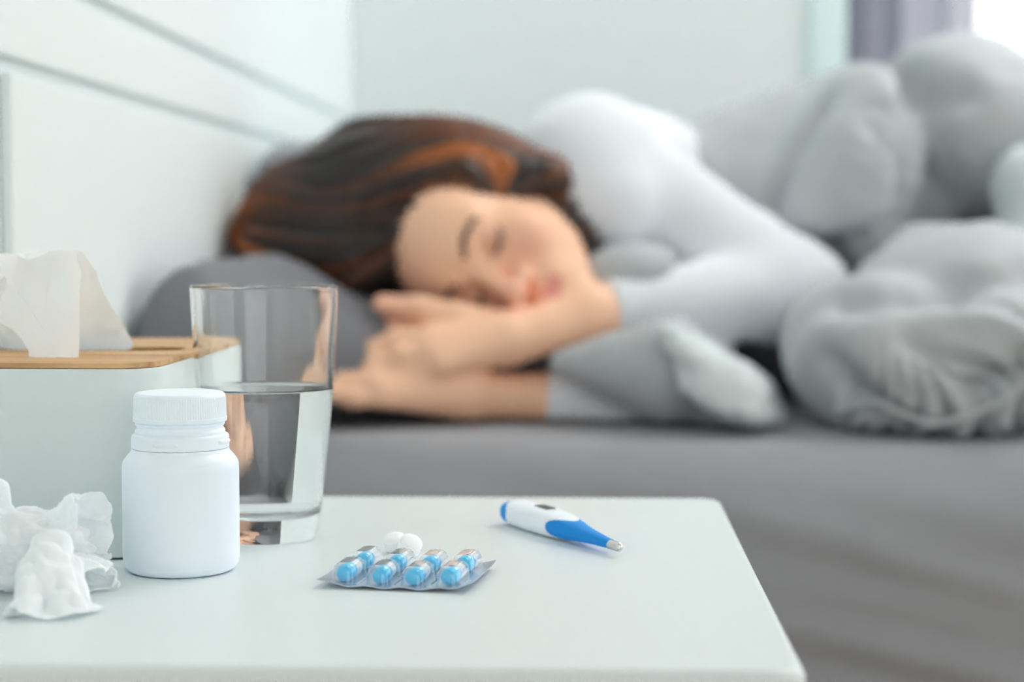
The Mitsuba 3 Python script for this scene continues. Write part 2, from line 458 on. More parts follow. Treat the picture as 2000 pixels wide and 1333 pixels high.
# ------------------------------------------------------------------ pillows
def pillow(poly, z0, z1, R, tilt=None, seed=0):
    from shapely import contains_xy, distance, points
    g = sg.Polygon(poly).buffer(-0.02).buffer(0.02)
    lo, hi = np.array([*g.bounds[:2], z0 - 0.02]), np.array([*g.bounds[2:], z1 + 0.22])
    f = Field(lo - 0.03, hi, 0.007)
    _, Pp = f.sub(f.lo, f.lo + f.h * f.n, 0)
    Pp = Pp[:f.n[0], :f.n[1], :f.n[2]]
    xy = Pp[:, :, 0, :2]
    d = distance(g.exterior, points(xy[..., 0], xy[..., 1]))
    d = np.where(contains_xy(g, xy[..., 0], xy[..., 1]), -d, d)[:, :, None]
    lift = 0 if tilt is None else tilt(xy[..., 0], xy[..., 1])[:, :, None]
    zm, hh = (z0 + z1) / 2 + lift / 2, (z1 - z0) / 2 + lift / 2
    a, b = np.maximum(1 + d / R, 0), np.abs(Pp[..., 2] - zm) / hh
    f.v = (((a ** 2.4 + b ** 2.4) ** (1 / 2.4) - 1) * 0.05).astype(np.float32)
    m = smooth_mesh(f.mesh(), 4)
    v, nn = np.array(m.vertices), vnormals(m)
    v = v + nn * ((meshkit.fbm(v * 9, 3, seed) - 0.5) * 0.016)[:, None]
    v[:, 2] = np.maximum(v[:, 2], z0 + 0.002)
    m.vertices = v
    return m


pa = pillow([(-0.318, 1.26), (-0.250, 1.29), (-0.205, 1.50), (-0.06, 1.61), (0.12, 1.63), (0.16, 1.80), (0.12, 1.98), (-0.04, 2.40), (-0.318, 2.42)], MAT + 0.002, MAT + 0.100, 0.09,
            lambda x, y: 0.050 * np.clip((-0.18 - x) / 0.09, 0, 1) * np.clip((y - 1.0) / 0.3, 0, 1), 3)
tag('pillow', 'grey pillow under the sleeping woman\'s head', 'pillow')
vp = np.array(pa.vertices)
vp[:, 2] = np.where((vp[:, 1] > 1.70) & (vp[:, 0] < 0), np.minimum(vp[:, 2], MAT + 0.128), vp[:, 2])
pa.vertices = vp
pb = pillow([(-0.318, 1.74), (-0.10, 1.80), (-0.04, 2.42), (-0.318, 2.44)], MAT + 0.13, MAT + 0.235, 0.13,
            lambda x, y: 0.04 * np.clip((-0.15 - x) / 0.16, 0, 1), 9)
tag('pillow_001', 'lighter grey pillow against the headboard behind the woman\'s hair', 'pillow')

# ------------------------------------------------------------------ the sleeping woman
U = np.array([-0.955, -0.10, 0.27]); U /= np.linalg.norm(U)
phi = math.radians(22)
Fh = np.array([0, -math.cos(phi), -math.sin(phi)])
Fh -= U * (Fh @ U); Fh /= np.linalg.norm(Fh)
Lh = np.cross(U, Fh)
HR = np.stack([Lh, Fh, U])         # rows: lateral left, forward, crown
HEAD = at(936, 533, 1.575) - HR.T @ np.array([0, 0.088, 0.0]) * 0.93
HS = 0.93


def W(x, y, z):
    return HEAD + HR.T @ (np.array([x, y, z]) * HS)


def smin(a, b, k):
    h = np.clip(0.5 + 0.5 * (b - a) / k, 0, 1)
    return b + (a - b) * h - k * h * (1 - h)


def smax(a, b, k):
    return -smin(-a, -b, k)


def head_sdf(q):
    """Head in its own frame: x to her left, y forward, z to the crown; the eyes lie at z = 0."""
    E = lambda c, r: ell(c, r)[0](q)
    C = lambda a, b, ra, rb: cone(a, b, ra, rb)[0](q)
    d = E((0, -0.012, 0.032), (0.073, 0.094, 0.080))
    d = smin(d, E((0, 0.026, -0.030), (0.052, 0.062, 0.070)), 0.03)
    d = smin(d, E((0, 0.052, 0.036), (0.052, 0.040, 0.042)), 0.03)
    for s in (-1, 1):
        d = smin(d, C((s * 0.038, 0.006, -0.050), (s * 0.012, 0.066, -0.088), 0.017, 0.014), 0.022)
        d = smin(d, E((s * 0.037, 0.058, -0.030), (0.023, 0.024, 0.026)), 0.02)
        d = smin(d, C((s * 0.012, 0.083, 0.020), (s * 0.042, 0.070, 0.020), 0.011, 0.010), 0.012)
    d = smin(d, E((0, 0.073, -0.090), (0.016, 0.016, 0.014)), 0.014)
    d = smin(d, E((0, 0.072, -0.066), (0.026, 0.022, 0.022)), 0.016)
    for s in (-1, 1):
        d = smax(d, -E((s * 0.031, 0.097, -0.002), (0.017, 0.014, 0.011)), 0.012)
        d = smin(d, E((s * 0.031, 0.0735, -0.003), (0.0140, 0.0130, 0.0120)), 0.004)
    nose = smin(C((0, 0.086, 0.004), (0, 0.108, -0.034), 0.0070, 0.0095), E((0, 0.1085, -0.036), (0.0105, 0.0105, 0.0095)), 0.006)
    for s in (-1, 1):
        nose = smin(nose, E((s * 0.0125, 0.0965, -0.039), (0.0078, 0.0095, 0.0075)), 0.006)
    d = smin(d, nose, 0.008)
    for s in (-1, 1):
        d = smax(d, -E((s * 0.006, 0.103, -0.047), (0.0036, 0.006, 0.004)), 0.003)
    for s in (-1, 1):
        d = smin(d, C((0.0, 0.0945, -0.0625), (s * 0.020, 0.084, -0.0665), 0.0048, 0.0028), 0.004)
        d = smin(d, C((0.0, 0.0930, -0.0725), (s * 0.018, 0.084, -0.0680), 0.0058, 0.0030), 0.004)
    d = smax(d, -C((-0.020, 0.0930, -0.0672), (0.020, 0.0930, -0.0672), 0.0014, 0.0014), 0.003)
    for s in (-1, 1):
        d = smin(d, E((s * 0.068, -0.008, -0.012), (0.007, 0.017, 0.030)), 0.006)
    return d


def head_prim():
    c = W(0, 0, 0)
    return (lambda P: head_sdf(((P - HEAD) @ HR.T) / HS) * HS), c - 0.135, c + 0.135


body = Field(at(540, 900, 1.40) * [1, 0, 0] + [-0.03, 1.38, MAT - 0.004], [0.92, 2.16, MAT + 0.36], 0.0035)
body.add(head_prim(), 0.0)
neck0, neck1 = W(0, -0.045, -0.045), at(1200, 390, 1.82)
body.add(cone(neck0, neck1, 0.036, 0.046), 0.02)
SH_L, SH_R = at(1160, 322, 1.73), at(1190, 640, 1.80)
EL_L, WR_L = at(1550, 572, 1.70), at(1140, 622, 1.575)
EL_R, WR_R = at(1420, 812, 1.60), at(985, 772, 1.565)
HIP = at(1640, 450, 1.98)
body.add(cone(at(1200, 430, 1.88), at(1400, 480, 1.93), 0.100, 0.090), 0.04)
body.add(cone(at(1220, 560, 1.88), at(1400, 590, 1.93), 0.080, 0.080), 0.04)
body.add(cone(at(1400, 480, 1.93), HIP, 0.090, 0.115), 0.05)
for hp, kn, an in ((at(1650, 380, 1.97), at(1900, 330, 1.88), at(2150, 480, 1.95)), (at(1640, 560, 1.98), at(1900, 620, 1.85), at(2130, 640, 1.92))):
    body.add(cone(hp, kn, 0.080, 0.055), 0.03)
    body.add(cone(kn, an, 0.055, 0.038), 0.02)
    body.add(cone(an, an + np.array([0.04, -0.12, -0.01]), 0.034, 0.022), 0.02)
body.add(cone(at(1195, 390, 1.86), SH_L, 0.072, 0.050), 0.04)
body.add(cone(SH_R, at(1200, 520, 1.86), 0.056, 0.080), 0.04)
body.add(cone(SH_L, EL_L, 0.044, 0.034), 0.02)
body.add(cone(SH_R, EL_R, 0.048, 0.036), 0.02)
LW = at(1010, 660, 1.555)          # left wrist joint
body.add(cone(EL_L, at(1150, 614, 1.585), 0.035, 0.0235), 0.015)
body.add(cone(at(1150, 614, 1.585), LW, 0.0225, 0.0215), 0.012)
RW = at(945, 772, 1.560)           # right wrist joint
body.add(cone(EL_R, at(1070, 780, 1.58), 0.034, 0.0200), 0.012)
body.add(cone(at(1070, 780, 1.58), RW, 0.0200, 0.0200), 0.012)


def hand(wrist, knuckles, chains, thumb, palm_r, heel):
    """A palm between wrist and knuckles, four fingers as chains of joints from the knuckles, and a thumb from the side of the palm."""
    for kx in knuckles:
        body.add(cone(wrist + (kx - wrist) * 0.18, kx, palm_r, 0.0105), 0.012)
    for kx, ch in zip(knuckles, chains):
        pts = [kx] + ch
        r = [0.0095, 0.0085, 0.0078, 0.0066]
        for i in range(len(pts) - 1):
            body.add(cone(pts[i], pts[i + 1], r[i], r[i + 1]), 0.0035)
    r = [heel, 0.0115, 0.0095, 0.0080]
    for i in range(len(thumb) - 1):
        body.add(cone(thumb[i], thumb[i + 1], r[i], r[i + 1]), 0.006)


# left hand, palm down, lying in the right one; its thumb stretches out below the face
hand(LW, [at(845, 640, 1.555), at(838, 660, 1.535), at(842, 685, 1.525), at(862, 712, 1.520)],
     [[at(775, 634, 1.560), at(730, 652, 1.556), at(705, 672, 1.556)],
      [at(770, 662, 1.532), at(722, 684, 1.530), at(700, 706, 1.534)],
      [at(782, 696, 1.520), at(740, 716, 1.522), at(720, 738, 1.528)],
      [at(812, 726, 1.522), at(778, 742, 1.526), at(758, 756, 1.532)]],
     [at(975, 634, 1.560), at(895, 618, 1.555), at(820, 600, 1.550), at(744, 594, 1.545)], 0.0165, 0.0125)
# right hand, palm up, its fingers rolled up around the left one
hand(RW, [at(735, 690, 1.548), at(722, 722, 1.525), at(728, 750, 1.510), at(752, 775, 1.508)],
     [[at(668, 668, 1.560), at(622, 640, 1.566), at(600, 606, 1.572)],
      [at(650, 706, 1.530), at(604, 684, 1.532), at(584, 650, 1.538)],
      [at(655, 744, 1.505), at(606, 730, 1.504), at(582, 702, 1.508)],
      [at(690, 778, 1.500), at(645, 768, 1.496), at(612, 745, 1.498)]],
     [at(880, 742, 1.56), at(820, 700, 1.575), at(775, 672, 1.578), at(725, 655, 1.578)], 0.0185, 0.0165)
mb = smooth_mesh(body.mesh(), 6)
v = np.array(mb.vertices)
v[:, 2] = np.maximum(v[:, 2], MAT + 0.0035)
mb.vertices = v
loc = ((v - HEAD) @ HR.T) / HS
base = np.array(rgb(246, 196, 164))
col = np.repeat(base[None], len(v), 0)


def blush(c, r, colour, amount):
    global col
    w = amount * np.exp(-(((loc - np.array(c)) / np.array(r)) ** 2).sum(1))[:, None]
    col = col * (1 - w) + np.array(colour) * w


blush((0, 0.112, -0.036), (0.022, 0.02, 0.018), rgb(238, 150, 140), 0.35)
for s in (-1, 1):
    blush((s * 0.038, 0.075, -0.034), (0.022, 0.03, 0.020), rgb(240, 160, 145), 0.45)
    blush((s * 0.032, 0.085, -0.006), (0.014, 0.012, 0.007), rgb(190, 128, 110), 0.6)
onhead = np.linalg.norm(loc - [0, 0.05, -0.02], axis=1) < 0.125
lip = onhead & (np.abs(loc[:, 0]) < 0.019) & (loc[:, 2] > -0.0770) & (loc[:, 2] < -0.0600) & (loc[:, 1] > 0.084) & (loc[:, 1] < 0.105)
col[lip] = rgb(226, 146, 134)
tips = at(750, 592, 1.572)
w = np.exp(-(((v - tips) / 0.03) ** 2).sum(1))[:, None] * 0.6
col = col * (1 - w) + np.array(rgb(240, 158, 140)) * w
obj('person__body', mb, 'mat_skin', True, color=col)
tag('person', 'sleeping woman in a white top lying on her side, hands under her cheek', 'person')


def face_y(x, z):
    y = np.linspace(0.03, 0.13, 401)
    d = head_sdf(np.stack([np.full_like(y, x), y, np.full_like(y, z)], -1))
    return y[np.nonzero(d < 0)[0].max()]


def on_face(pts, r, key, lift=0.0004):
    p = spline([(x, face_y(x, z) + lift, z) for x, z in pts], 24)
    t = np.linspace(0, 1, 24)
    rr = r * (0.45 + 0.55 * np.sin(math.pi * np.clip(t * 0.85 + 0.15, 0, 1)) ** 0.6)
    m = tube(p, rr, 8)
    m.vertices = HEAD + (np.array(m.vertices) * HS) @ HR
    obj(key, m, 'mat_brow', True)


for i, s in enumerate((1, -1)):
    sfx = '' if i == 0 else '_001'
    on_face([(s * 0.014, 0.0165), (s * 0.026, 0.0215), (s * 0.038, 0.0215), (s * 0.049, 0.0150)], 0.0030, 'person__eyebrow' + sfx)
    on_face([(s * 0.019, -0.0065), (s * 0.026, -0.0098), (s * 0.034, -0.0105), (s * 0.041, -0.0085), (s * 0.0455, -0.0045)], 0.0018, 'person__eyelashes' + sfx)

# white top: follows torso and arms, open at cuffs and neck
sh = Field([at(950, 500, 1.6)[0], 1.40, MAT - 0.004], [0.80, 2.16, MAT + 0.38], 0.0045)
g = 0.007
sh.add(cone(at(1200, 430, 1.88), at(1400, 480, 1.93), 0.100 + g, 0.092 + g), 0.04)
sh.add(cone(at(1220, 560, 1.88), at(1400, 590, 1.93), 0.082 + g, 0.082 + g), 0.04)
sh.add(cone(at(1400, 480, 1.93), at(1540, 470, 1.96), 0.092 + g, 0.100 + g), 0.05)
sh.add(cone(at(1190, 385, 1.86), SH_L, 0.078 + g, 0.054 + g), 0.045)
sh.add(cone(at(1132, 332, 1.685), at(1180, 402, 1.668), 0.034 + g, 0.034 + g), 0.07)
sh.add(cone(SH_R, at(1200, 520, 1.86), 0.058 + g, 0.080 + g), 0.04)
sh.add(cone(SH_L, EL_L, 0.047 + g, 0.039 + g), 0.02)
sh.add(cone(EL_L, at(1185, 602, 1.592), 0.040 + g, 0.0215 + g * 0.6), 0.018)
sh.add(cone(SH_R, EL_R, 0.050 + g, 0.038 + g), 0.02)
sh.add(cone(EL_R, at(1065, 780, 1.58), 0.037 + g, 0.0215 + g * 0.7), 0.014)
cl, dl = at(1183, 604, 1.59), at(1183, 604, 1.59) - EL_L
cr, dr_ = at(1062, 779, 1.58), at(1062, 779, 1.58) - EL_R
dl, dr_ = dl / np.linalg.norm(dl), dr_ / np.linalg.norm(dr_)
near = lambda P, c, r: np.linalg.norm(P - c, axis=-1) - r
sh.cut(lambda P: np.where(near(P, cl, 0.052) < 0, (P - cl) @ dl, -1.0))
sh.cut(lambda P: np.where(near(P, cr, 0.052) < 0, (P - cr) @ dr_, -1.0))
ms = smooth_mesh(sh.mesh(), 5)
v, nn = np.array(ms.vertices), vnormals(ms)
ax = (EL_L - SH_L) / np.linalg.norm(EL_L - SH_L)
wr = (meshkit.fbm(np.stack([v @ ax * 34, v[:, 1] * 10, v[:, 2] * 10], -1), 3, 4) - 0.5) * 0.007
v = v + nn * wr[:, None]
v[:, 2] = np.maximum(v[:, 2], MAT + 0.0032)
ms.vertices = v
obj('person__shirt', ms, 'mat_shirt', True)
tag('person__shirt', 'white long-sleeved top')

# hair: a swept mass over the skull that falls to the left on the pillow
hr = Field([at(440, 400, 1.75)[0] - 0.04, 1.46, MAT + 0.06], [at(1260, 400, 1.75)[0], 1.92, MAT + 0.36], 0.0035)
hr.add(ell(W(0, -0.022, 0.034), (0.080, 0.095, 0.088), HR), 0)
hr.add(cone(W(0.048, -0.035, 0.0), W(0.042, -0.05, -0.04), 0.034, 0.026), 0.03)
hr.add(cone(W(-0.05, -0.035, -0.01), W(-0.04, -0.065, -0.06), 0.036, 0.026), 0.03)
hr.add(cone(W(0.0, -0.03, 0.06), at(560, 440, 1.66), 0.066, 0.040), 0.05)
hr.add(cone(at(560, 440, 1.66), at(482, 462, 1.655), 0.036, 0.009), 0.03)
hr.add(cone(at(610, 395, 1.70), at(720, 345, 1.70), 0.040, 0.050), 0.04)
hr.add(cone(at(680, 500, 1.60), at(540, 485, 1.62), 0.034, 0.026), 0.03)
hr.add(cone(W(0.066, 0.018, 0.04), W(0.068, -0.014, -0.045), 0.020, 0.018), 0.012)
hr.add(cone(W(0.064, -0.016, -0.040), W(0.052, -0.03, -0.060), 0.018, 0.016), 0.02)


def face_cut(P):
    q = ((P - HEAD) @ HR.T) / HS
    # the open face: an egg in front of the hairline
    e = ell((0.002, 0.105, -0.045), (0.077, 0.108, 0.124))[0](q)
    return -e


hr.cut(face_cut, 0.010)
hr.add(cone(at(1095, 420, 1.635), at(1148, 500, 1.63), 0.016, 0.015), 0.01)
mh = smooth_mesh(hr.mesh(), 5)
v, nn = np.array(mh.vertices), vnormals(mh)
# strands run from the hairline over the crown to the end on the pillow; tone and relief vary across them
pole = W(0.03, 0.05, 0.02)
tail = at(470, 452, 1.655)
axd = (tail - pole) / np.linalg.norm(tail - pole)
w0 = np.cross(axd, [0, 0, 1]); w0 /= np.linalg.norm(w0)
w1 = np.cross(axd, w0)
along = (v - pole) @ axd
ang = np.arctan2((v - pole) @ w1, (v - pole) @ w0) + 2.2 * along + 0.35 * np.sin(along * 18)
cs = np.stack([np.cos(ang), np.sin(ang), along * 0.25], -1)
lockn = meshkit.noise(cs * np.array([11, 11, 12]), 3)
fine = meshkit.noise(cs * np.array([42, 42, 18]), 5)
mh.vertices = v + nn * ((np.abs(lockn - 0.5) * -0.018 + 0.004) + (fine - 0.5) * 0.003)[:, None]
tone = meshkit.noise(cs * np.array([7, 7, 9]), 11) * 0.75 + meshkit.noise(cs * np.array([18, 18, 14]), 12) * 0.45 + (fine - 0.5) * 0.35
tone = tone - 0.30 + 0.40 * np.clip((along - 0.15) / 0.08, 0, 1) + 0.32 * np.clip(((v - HEAD) @ Lh - 0.045) / 0.04, 0, 1)  # tail and upper side lightened: hair shine put into the colour
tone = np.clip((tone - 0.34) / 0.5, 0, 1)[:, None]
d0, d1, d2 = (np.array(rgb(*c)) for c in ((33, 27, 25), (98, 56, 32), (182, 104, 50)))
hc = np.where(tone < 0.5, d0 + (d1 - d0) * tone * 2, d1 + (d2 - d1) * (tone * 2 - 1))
def press(m, gap=0.002):
    """Push the pillow's skin down out of the head and hair lying on it."""
    w = np.array(m.vertices)
    tree_ = cKDTree(np.vstack([v, np.array(mb.vertices)[::2]]))
    nrm = np.vstack([vnormals(mh), vnormals(mb)[::2]])
    for _ in range(5):
        d_, i_ = tree_.query(w, distance_upper_bound=0.12)
        ok = np.isfinite(d_)
        ii = np.where(ok, i_, 0)
        sd = ((w - tree_.data[ii]) * nrm[ii]).sum(1)
        push = ok & (sd < gap) & (w[:, 2] > MAT + 0.012)
        w[push, 2] = np.maximum(w[push, 2] - (gap - sd[push]) * 1.1, MAT + 0.012)
    m.vertices = w
    return m


obj('pillow', press(pa), 'mat_pillow', True)
obj('pillow_001', press(pb), 'mat_pillow_light', True)
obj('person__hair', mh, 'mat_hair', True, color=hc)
tag('person__hair', 'shoulder-length brown hair with light glints painted in as copper streaks, spread on the pillow')

# ------------------------------------------------------------------ duvet
dv = Field([at(1040, 700, 1.45)[0] - 0.02, 1.33, MAT - 0.003], [1.05, 2.36, MAT + 0.46], 0.006)
for b, k in ((cone(at(1365, 447, 1.905), at(1640, 420, 1.95), 0.110, 0.150), 0.0), (cone(at(1480, 600, 1.92), at(1640, 600, 1.95), 0.10, 0.13), 0.03),
             (blob(1500, 420, 1.90, 120, 180, 0.13, -30), 0.012), (blob(1632, 368, 1.85, 138, 245, 0.15, -24), 0.006),
             (blob(1872, 268, 1.95, 190, 200, 0.18, -10), 0.003), (blob(2090, 340, 1.92, 190, 190, 0.20, 0), 0.03),
             (blob(1760, 590, 1.78, 190, 140, 0.14, 18), 0.004), (blob(2080, 640, 1.80, 180, 180, 0.16, 0), 0.03),
             (blob(1735, 700, 1.55, 210, 165, 0.125, -16), 0.004), (blob(1900, 700, 1.54, 200, 155, 0.12, 0), 0.03), (blob(1850, 570, 1.62, 210, 120, 0.13, 18), 0.006),
             (cone(at(1095, 708, 1.54), at(1310, 722, 1.53), 0.010, 0.042), 0.0), (cone(at(1310, 722, 1.53), at(1500, 812, 1.52), 0.042, 0.014), 0.006),
             (blob(1228, 532, 1.635, 98, 52, 0.045, 8), 0.0)):
    dv.add(b, k)
dv.cut(lambda P: MAT + 0.001 - P[..., 2], 0.004)
md = smooth_mesh(dv.mesh(), 4)
v, nn = np.array(md.vertices), vnormals(md)
ridge = lambda p, s: np.abs(meshkit.noise(p, s) - 0.5) * 2
wr = (meshkit.fbm(v * np.array([9, 7, 6]), 3, 21) - 0.5) * 0.016
wr -= np.clip(0.22 - ridge(np.stack([v[:, 0] * 11 + v[:, 2] * 7, v[:, 1] * 6, v[:, 2] * 9 - v[:, 0] * 5], -1), 31), 0, 1) * 0.016
seam = spline([at(1560, 800, 1.45), at(1660, 845, 1.42), at(1780, 862, 1.41), at(1890, 838, 1.42), at(1975, 770, 1.43), at(2080, 720, 1.45)], 60)
dist, idx = cKDTree(seam).query(v)
wr += np.exp(-(dist / 0.055) ** 2) * 0.010 * np.sin(idx * 1.15 + 6 * dist / 0.05)
tree = cKDTree(v)
for depth, width, pts in (
        (0.034, 0.020, [(1738, 128, 1.86), (1778, 185, 1.80), (1792, 260, 1.76), (1786, 340, 1.74), (1765, 420, 1.74), (1720, 490, 1.74), (1650, 545, 1.74)]),
        (0.030, 0.016, [(1770, 440, 1.70), (1815, 408, 1.70), (1865, 392, 1.70), (1905, 410, 1.70), (1940, 450, 1.70)]),
        (0.026, 0.016, [(1560, 500, 1.72), (1600, 560, 1.70), (1660, 540, 1.68), (1720, 500, 1.68)]),
        (0.014, 0.014, [(1600, 210, 1.78), (1545, 300, 1.77), (1510, 400, 1.77)]),
        (0.010, 0.016, [(1725, 230, 1.73), (1700, 330, 1.71), (1650, 450, 1.71), (1610, 530, 1.72)]),
        (0.012, 0.016, [(1860, 150, 1.75), (1830, 260, 1.73), (1800, 360, 1.73)]),
        (0.014, 0.016, [(1660, 600, 1.48), (1760, 580, 1.47), (1860, 560, 1.48)]),
        (0.014, 0.014, [(1800, 640, 1.42), (1880, 690, 1.41), (1950, 760, 1.41)]),
        (0.018, 0.014, [(1920, 790, 1.42), (1970, 740, 1.42), (2040, 720, 1.42)]),
        (0.012, 0.012, [(1560, 690, 1.44), (1580, 760, 1.44), (1640, 820, 1.44)]),
        (0.010, 0.010, [(1610, 740, 1.43), (1650, 800, 1.43), (1700, 840, 1.43)])):
    line = spline([at(*p) for p in pts], 60)
    line = v[tree.query(line)[1]]
    line = spline(np.vstack([line[:1], (line[:-2] + line[1:-1] + line[2:]) / 3, line[-1:]]), 160) if len(np.unique(line, axis=0)) == 60 else line
    dd = cKDTree(line).query(v)[0]
    wr += -depth * np.exp(-(dd / width) ** 2) + depth * 0.2 * np.exp(-((dd - 2.2 * width) / (1.3 * width)) ** 2)
v = v + nn * wr[:, None]
v[:, 2] = np.maximum(v[:, 2], MAT + 0.001)
md.vertices = v
obj('duvet__cover', md, 'mat_duvet', True)
for key, bl in (('duvet__lining', [(blob(1400, 730, 1.475, 145, 44, 0.028, -38), 0), (blob(1425, 785, 1.47, 100, 36, 0.03, -24), 0.012), (blob(1320, 670, 1.49, 50, 26, 0.02, -30), 0.012)]),
                ('duvet__lining_001', [(blob(2035, 400, 1.77, 92, 130, 0.07, 24), 0), (blob(2010, 480, 1.74, 60, 70, 0.05, 10), 0.02)])):
    lo, hi = np.min([q[0][1] for q in bl], 0), np.max([q[0][2] for q in bl], 0)
    lo[2] = max(lo[2] - 0.02, MAT + 0.001)
    f = Field(lo - [0.02, 0.02, 0], hi + 0.02, 0.0045)
    for bb, k in bl:
        f.add(bb, k)
    ml = smooth_mesh(f.mesh(), 3)
    vl, nl = np.array(ml.vertices), vnormals(ml)
    ml.vertices = vl + nl * ((meshkit.fbm(vl * (26 if key[-1] == 'g' else 12), 3, 7) - 0.5) * 0.016 - np.clip(0.2 - ridge(vl * 30, 9), 0, 1) * (0.02 if key[-1] == 'g' else 0.006))[:, None]
    obj(key, ml, 'mat_lining', True)
tag('duvet__lining', 'turned-back paler underside')
sp = v[cKDTree(v).query(seam)[1]] + vnormals(md)[cKDTree(v).query(seam)[1]] * 0.001
for _ in range(6):
    sp[1:-1] = (sp[:-2] + 2 * sp[1:-1] + sp[2:]) / 4
sp[:, 2] = np.maximum(sp[:, 2], MAT + 0.003)
obj('duvet__seam', tube(sp, 0.003, 8), 'mat_duvet', True)
tag('duvet', 'rumpled grey duvet heaped over the woman\'s body', 'duvet')

# ------------------------------------------------------------------ nightstand
NX0, NX1, NY0, NY1 = -0.319, 0.0755, 0.609, 1.012
obj('nightstand__tabletop', slab(NX0, NX1, NY0, NY1, TABLE - 0.020, TABLE, 0.012, 0.0045, 10, 5), 'mat_table', 30)
obj('nightstand__side_panel', boxm(NX0 + 0.004, NX1 - 0.022, NY0 + 0.006, NY0 + 0.022, 0.0, TABLE - 0.0205, 0.001), 'mat_table', 30)
obj('nightstand__side_panel_001', boxm(NX0 + 0.004, NX1 - 0.022, NY1 - 0.022, NY1 - 0.006, 0.0, TABLE - 0.0205, 0.001), 'mat_table', 30)
obj('nightstand__back_panel', boxm(NX0 + 0.004, NX0 + 0.012, NY0 + 0.023, NY1 - 0.023, 0.03, TABLE - 0.0205, 0.001), 'mat_table', 30)
for i, (a, b) in enumerate(((0.29, TABLE - 0.026), (0.045, 0.284))):
    obj('nightstand__drawer' + ('' if i == 0 else '_001'), boxm(NX1 - 0.022, NX1 - 0.006, NY0 + 0.004, NY1 - 0.004, a, b, 0.002), 'mat_table', 30)
tag('nightstand', 'white nightstand with a smooth rounded top beside the bed', 'nightstand')

# ------------------------------------------------------------------ pill bottle
BX, BY = on(355, 1114, TABLE)[:2]
S = lambda prof: [(r, z) for r, z in prof]
body_p = [(0.0150, 0.0016), (0.0195, 0.0004), (0.0215, 0.0004), (0.0232, 0.0014), (0.0244, 0.0034), (0.0249, 0.0062), (0.0250, 0.010), (0.0250, 0.0445), (0.0249, 0.0462), (0.0246, 0.0476),
          (0.0240, 0.0488), (0.0228, 0.0503), (0.0216, 0.0516), (0.0210, 0.0524), (0.0208, 0.0534), (0.0188, 0.0537), (0.0188, 0.0590), (0.0190, 0.0600), (0.0194, 0.0608), (0.0190, 0.0616), (0.0184, 0.0621),
          (0.0184, 0.0630), (0.0191, 0.0637), (0.0191, 0.0644), (0.0184, 0.0651), (0.0184, 0.0730), (0.0100, 0.0735)]
place = T().translate([BX, BY, TABLE])
mbt = lathe(body_p, 128)
obj('pill_bottle__body', mbt, 'mat_bottle', 32, to_world=place)
ring_p = [(0.0190, 0.0537), (0.0205, 0.0536), (0.0209, 0.0540), (0.0208, 0.0584), (0.0205, 0.0592), (0.0196, 0.0598), (0.0190, 0.0598), (0.0190, 0.0537)]
obj('pill_bottle__tamper_ring', lathe(ring_p, 128, False), 'mat_cap', 32, to_world=place)
for i, a0 in enumerate((-112, -28, 62, 150)):
    aa = np.radians(np.linspace(a0, a0 + 32, 16))
    pts = np.c_[0.0207 * np.cos(aa), 0.0207 * np.sin(aa), np.full(16, 0.0566)]
    tt = np.linspace(-1, 1, 16)
    obj('pill_bottle__ring_tab' + ('' if i == 0 else f'_{i:03d}'), tube(pts, 0.0012 * np.sqrt(np.maximum(1 - tt ** 6, 0.02)), 8), 'mat_cap', True, to_world=place)
# ribbed cap
nr = 110
a = np.linspace(0, 2 * math.pi, nr * 6, endpoint=False)
rib = 0.00022 * (np.cos(a * nr) > 0.1)
rings = []
for r, z, k in ((0.0170, 0.0652, 0), (0.0196, 0.0650, 0), (0.0200, 0.0652, 0), (0.0201, 0.0660, 0), (0.0201, 0.0668, 0), (0.0199, 0.0670, 1), (0.01965, 0.0752, 1), (0.0195, 0.0758, 0), (0.0192, 0.0766, 0), (0.0184, 0.0773, 0), (0.0168, 0.0776, 0), (0.0100, 0.0776, 0)):
    rr = r - k * rib
    rings.append(np.c_[rr * np.cos(a), rr * np.sin(a), np.full(len(a), z)])
obj('pill_bottle__cap', loft(rings), 'mat_cap', 25, to_world=place)
tag('pill_bottle__cap', 'ribbed white screw cap')
tag('pill_bottle', 'plain white plastic pill bottle standing between tissue box and blister pack', 'bottle')

# ------------------------------------------------------------------ glass of water
GX, GY = on(520, 1051, TABLE)[:2]
gp = T().translate([GX, GY, TABLE])
H = 0.1208
from scipy.interpolate import PchipInterpolator
outer = PchipInterpolator([0.0, 0.002, 0.006, 0.02, 0.04, 0.07, 0.10, H], [0.0236, 0.0246, 0.0252, 0.0271, 0.0294, 0.0323, 0.0341, 0.0351])
inner = lambda z: outer(z) - (0.0025 - 0.0004 * z / H)
ZB = 0.0115                        # inner bottom
prof = [(0.0, -0.0002), (0.018, -0.0002), (0.0205, -0.0002), (0.0225, 0.0)]
prof += [(float(outer(z)), float(z)) for z in np.linspace(0.0008, H - 0.001, 60)]
ri, ro = float(inner(H)), float(outer(H))
for t in np.linspace(0, math.pi, 9):
    prof.append(((ri + ro) / 2 + (ro - ri) / 2 * math.cos(t), H - 0.0006 + 0.0009 * math.sin(t)))
WL, RB = 0.0715, 0.010             # water level, rounding of the inner bottom
prof += [(float(inner(z)), float(z)) for z in np.linspace(H - 0.0012, WL + 0.0014, 40)]
prof = [(max(r, 1e-6), z) for r, z in prof]
glass = lathe(prof, 160, False)
obj('drinking_glass', glass, 'mat_glass', 40, to_world=gp)
tag('drinking_glass', 'clear tapered drinking glass half full of water behind the pill bottle', 'glass')
